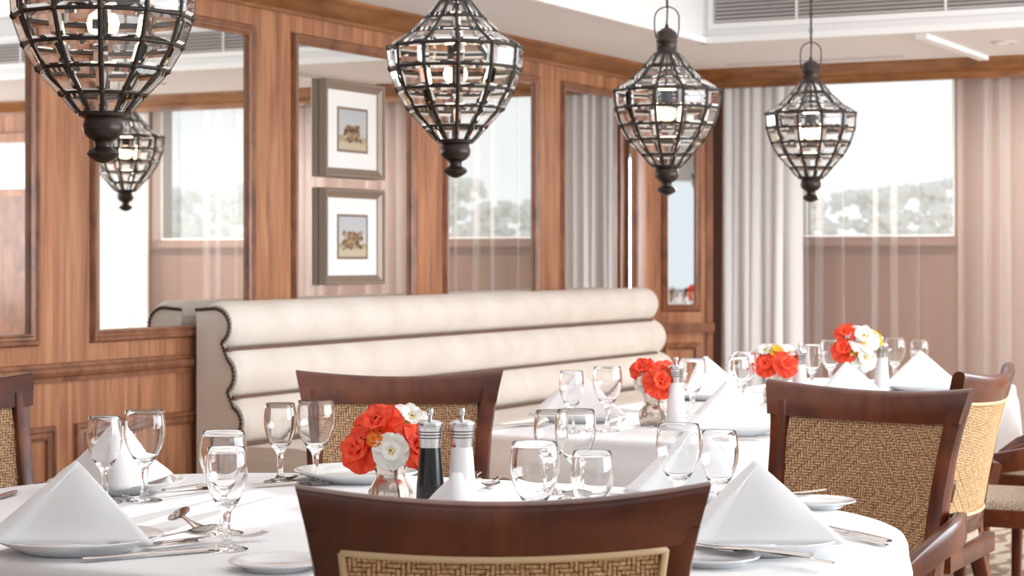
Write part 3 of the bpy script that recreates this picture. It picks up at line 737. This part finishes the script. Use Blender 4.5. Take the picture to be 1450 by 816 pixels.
for i in range(7):
    rr = i/6; rows.append([(.0195*rr*math.cos(a), .076+.03*rr*math.sin(a), .0025+.0075*rr*rr) for a in [2*pi*k/20 for k in range(20)]])
rows[0] = [(.0004*math.cos(x*pi/10), .076+.0004*math.sin(x*pi/10), .0025) for x in range(20)]
spb.grid(rows, True); rows2 = [[(x, y, z-.0012) for x, y, z in r] for r in rows]; spb.grid(rows2, True)
SP = spb.mesh('table_spoon', M['steel'], 50)
def cut(kind, x, y, deg, lab, z=0, tilt=0, sc=1.08, roll=0):
    m, nm = {'k': (KN, 'table_knife'), 'f': (FK, 'table_fork'), 's': (SP, 'table_spoon')}[kind]
    o = link(nm, m); o.location = (x, y, Z+.0005+z); o.rotation_euler = (tilt, roll, math.radians(deg)); o.scale = (sc, sc, sc)
    tag(o, lab, {'k': 'knife', 'f': 'fork', 's': 'spoon'}[kind], 'silver cutlery on the tables')
for a in [('k', 3.03, 2.715, -30, 'knife lying closest to the front cloth edge beside the largest napkin'),
          ('k', 2.965, 2.75, -24, 'second knife from the cloth edge beside the largest napkin', .002),
          ('s', 3.0, 2.79, -14, 'spoon resting across the knives beside the largest napkin', .017, .0, 1.12, -.42),
          ('f', 3.02, 2.86, -32, 'fork with upturned tines pointing at the stemmed glasses', .006),
          ('s', 2.93, 2.96, 48, 'spoon with dark shiny bowl behind the largest napkin', .019, .0, 1.15, -.5),
          ('f', 2.53, 3.44, 165, 'fork with tines by the goblet foot near the wood panelling'),
          ('k', 2.555, 3.52, -8, 'broad knife crossing a fork near the wood panelling', .008),
          ('k', 2.60, 3.62, -30, 'thin knife at the far cloth edge before the bench end'),
          ('s', 2.60, 3.86, 175, 'spoon behind the goblet before the bench'),
          ('f', 2.96, 3.99, -153, 'fork with tines towards the camera beside the white mill', .004, .03, 1.2),
          ('s', 3.03, 3.95, -160, 'spoon behind the goblets at the far side of the oval table', .0),
          ('s', 3.44, 3.70, 120, 'spoon with dark bowl beside the napkin seen through glasses', .016, .0, 1.1, .35),
          ('f', 3.42, 3.60, 118, 'fork behind the front chair rail next to a spoon'),
          ('k', 3.935, 3.105, 78, 'knife lying across the bread plate by the front chair', .0165),
          ('f', 3.99, 3.09, 74, 'fork with its handle past the bread plate by the front chair', .014),
          ('k', 3.99, 3.49, 50, 'upper of two handles sticking out behind the plate at the curved end'),
          ('f', 3.995, 3.455, 54, 'lower of two handles sticking out behind the plate at the curved end'),
          ('k', 3.745, 3.91, -20, 'butter knife on the bread plate before the large woven chair', .0165, 0, .8),
          ('k', 2.265, 3.19, 20, 'dark knife at the cloth edge in front of the chair cut by the picture edge'),
          ('k', 2.37, 5.26, -18, 'knife at the near corner of the first square table'),
          ('k', 2.41, 5.29, -16, 'second knife at the near corner of the first square table'),
          ('f', 2.60, 5.58, -165, 'fork beside the vase on the first square table'),
          ('k', 3.09, 5.15, -60, 'knife before the pleated napkin on the first square table'),
          ('f', 2.86, 6.28, -150, 'fork near the vase on the second square table')]: cut(*a)

# mills
BD = MB().lathe([(.0005, 0), (.0285, 0), (.0295, .003), (.0285, .012), (.027, .015), (.028, .018), (.0265, .06), (.0225, .11), (.0205, .13)], 32)
BDB, BDW = BD.mesh('body', M['black'], 40), BD.mesh('body', M['millwhite'], 40)
CPm = MB().lathe([(.0205, .13), (.0215, .145), (.024, .165), (.0262, .174), (.0255, .178), (.015, .183), (.0005, .184)], 32).mesh('cap', M['brushed'], 30)
KNm = MB().lathe([(.004, .183), (.004, .19), (.0062, .193), (.0066, .2), (.0055, .205), (.0005, .206)], 16).mesh('knob', M['brushed'], 40)
BNm = [MB().lathe([(r, z-.0011), (r+.0009, z-.0008), (r+.0009, z+.0008), (r, z+.0011)], 32).mesh('band', M['band'], 40) for r, z in ((.0220, .149), (.0227, .155), (.0234, .161))]
def mill(x, y, blk, lab):
    t = thing('pepper_mill' if blk else 'salt_mill', lab, 'mill', (x, y, Z+.0005), 0, 'steel-capped table mills')
    link('body', BDB if blk else BDW, t); c = link('cap', CPm, t); link('knob', KNm, c)
    for m in BNm: link('band', m, c)
mill(3.167, 3.414, 1, 'black pepper mill with steel cap next to the bouquet on the oval table')
mill(3.217, 3.451, 0, 'white salt mill with steel cap beside the black mill')
mill(2.812, 5.514, 0, 'white mill beside the bouquet on the first square table')
mill(2.807, 6.635, 0, 'white mill beside the bouquet on the second square table')
mill(2.91, 7.26, 0, 'white mill beside the tall bouquet on the third square table')

# vases and flowers
VS = MB().lathe([(.0005, 0), (.036, 0), (.039, .003), (.042, .016), (.043, .03), (.039, .045), (.032, .056), (.029, .063), (.03, .075), (.035, .092), (.043, .104), (.048, .108), (.0465, .1085), (.041, .104), (.033, .092), (.028, .075), (.027, .063), (.0005, .062)], 48,
                flute=lambda a, z: 1+.055*math.cos(12*a+z*45)*max(0, 1-abs(z-.026)/.034)).mesh('bud_vase', M['silver'], 60)
def petal_mesh(w, l, curl, name, mat, frill=.0):
    rows = []
    for i in range(7):
        t = i/6; row = []
        ww = w*(.28+.72*math.sin(pi*min(t*.62+.06, 1)))*(1 if t < .85 else 1-.9*(t-.85)**1*2.2)
        for j in range(7):
            s = -1+2*j/6
            up = curl*math.sin(t*1.9)*l*.8 - .25*l*max(0, t-.7) + .22*w*s*s*(1-t*.4)+frill*math.sin(5*s+3*t)*t
            row.append((s*ww, t*l, up))
        rows.append(row)
    return MB().grid(rows).mesh(name, mat, 80)
PET = {}
for key in ('red', 'white', 'orange', 'yellow'):
    PET[key] = [petal_mesh(.016, .030, .35, 'petal', M['petal_'+key], .002), petal_mesh(.013, .023, .8, 'petal', M['petal_'+key], .0015), petal_mesh(.009, .015, 1.2, 'petal', M['petal_'+key])]
HEART = {k: MB().lathe([(.0005, -.004), (.006, -.002), (.0075, .004), (.006, .01), (.0005, .012)], 10).mesh('flower_heart', M[m]) for k, m in (('red', 'petal_orange'), ('white', 'petal_yellow'), ('orange', 'petal_yellow'), ('yellow', 'petal_orange'))}
PCREAM = petal_mesh(.0075, .012, 1.3, 'petal', plain('cream_petal', (252, 234, 176), .6))
def flower(vx, vy, off, size, key, lab, spiral=True):
    """off = position of the flower head relative to the vase mouth centre"""
    base = Vector((vx, vy, Z+.105)); P = base+Vector(off); d = Vector(off).normalized()*.55+Vector(camdir(0, -1)+(0,))*.75+Vector((0, 0, .12)); d.normalize()
    t = thing('flower', lab, 'flower', P, 0, 'cut flowers in the bouquets'); t.rotation_mode = 'QUATERNION'; t.rotation_quaternion = d.to_track_quat('Z', 'Y'); size *= 1.38; t.scale = (size,)*3
    for ring, (m, n, tilt) in enumerate(zip(PET[key], (7, 5, 4), (-.02, .45, .95))):
        for k in range(n):
            o = link('petal', PCREAM if key == 'white' and ring == 2 else m, t); o.rotation_euler = (tilt+R.uniform(-.08, .08), 0, 2*pi*k/n+ring*.5+R.uniform(-.1, .1)); o.location.z = .002*ring
    link('flower_heart', HEART[key], t)
    inv = t.rotation_quaternion.inverted()
    q = [inv @ (base+Vector(off)*s-P+Vector((0, 0, -.085*(1-s))))*(1/size) for s in (0, .35, .7, 1)]
    MB().tube(q, .0016/size, 6).build('stem', M['green'], t)
def cv(X, Y, Zc):   # offsets given as (across, away, up) relative to the camera
    a, b = camdir(X, Y); return (a, b, Zc)
def vase(x, y, lab):
    o = link('bud_vase', VS); o.location = (x, y, Z+.0005); tag(o, lab, 'vase', 'silvery bud vases')
V1 = (3.047, 3.465)
vase(*V1, 'silvery fluted bud vase with the large red and white bouquet on the oval table')
for off, s, key, lab in ((cv(.004, -.050, .012), .88, 'white', 'white open flower with yellow heart facing the camera on the oval table'),
                         (cv(-.050, -.02, .012), 1.15, 'red', 'drooping red orange flower at the bouquet side away from the mills'),
                         (cv(-.020, -.012, .055), 1.2, 'red', 'red flower on top of the oval table bouquet'),
                         (cv(.048, -.022, .018), 1.1, 'red', 'red flower touching the black mill'),
                         (cv(.034, .02, .062), 1.0, 'white', 'white flower at the top of the oval table bouquet behind the red ones'),
                         (cv(-.028, -.05, .036), .4, 'orange', 'small orange blossom among the red flowers of the oval table bouquet')): flower(*V1, off, s, key, lab)
V2 = (2.733, 5.529)
vase(*V2, 'silvery fluted bud vase on the first square table')
for off, s, key, lab in ((cv(.014, -.035, .022), 1.25, 'red', 'large orange red flower in the first square table bouquet'),
                         (cv(-.028, .0, .055), 1.0, 'red', 'ragged orange red flower on top of the first square table bouquet'),
                         (cv(.036, .01, .045), 1.05, 'red', 'orange red flower touching the white mill of the first square table'),
                         (cv(.032, -.02, .035), .8, 'white', 'white flower between red ones on the first square table'),
                         (cv(-.028, -.02, .022), .75, 'white', 'small cream flower at the vase rim of the first square table')): flower(*V2, off, s, key, lab)
V3 = (2.733, 6.598)
vase(*V3, 'silvery bud vase on the second square table behind the woven chair')
for off, s, key, lab in ((cv(-.03, -.02, .022), 1.1, 'red', 'red flower in the second square table bouquet, side away from the mill'),
                         (cv(.025, -.03, .024), 1.15, 'red', 'red flower with yellow heart beside the second square table mill'),
                         (cv(-.03, .01, .06), 1.0, 'white', 'white flower above the red ones on the second square table'),
                         (cv(.04, .01, .055), 1.0, 'white', 'white flower at the mill side of the second square table bouquet'),
                         (cv(.0, -.01, .07), .6, 'yellow', 'yellow blossom topping the second square table bouquet')): flower(*V3, off, s, key, lab)
V4 = (2.841, 7.193)
vase(*V4, 'silvery bud vase with the tallest bouquet on the third square table')
for off, s, key, lab in ((cv(-.045, -.01, .11), 1.05, 'red', 'topmost red flower of the tallest bouquet'),
                         (cv(-.05, -.02, .05), 1.25, 'red', 'lower red orange flower of the tallest bouquet'),
                         (cv(.01, -.02, .085), 1.5, 'white', 'big white flower in the middle of the tallest bouquet'),
                         (cv(.01, -.035, .02), 1.2, 'white', 'lower white flower of the tallest bouquet'),
                         (cv(.055, .01, .09), .9, 'yellow', 'yellow flower at the side of the tallest bouquet'),
                         (cv(-.016, -.04, .05), .6, 'yellow', 'small yellow blossom between red and white in the tallest bouquet')): flower(*V4, off, s, key, lab)
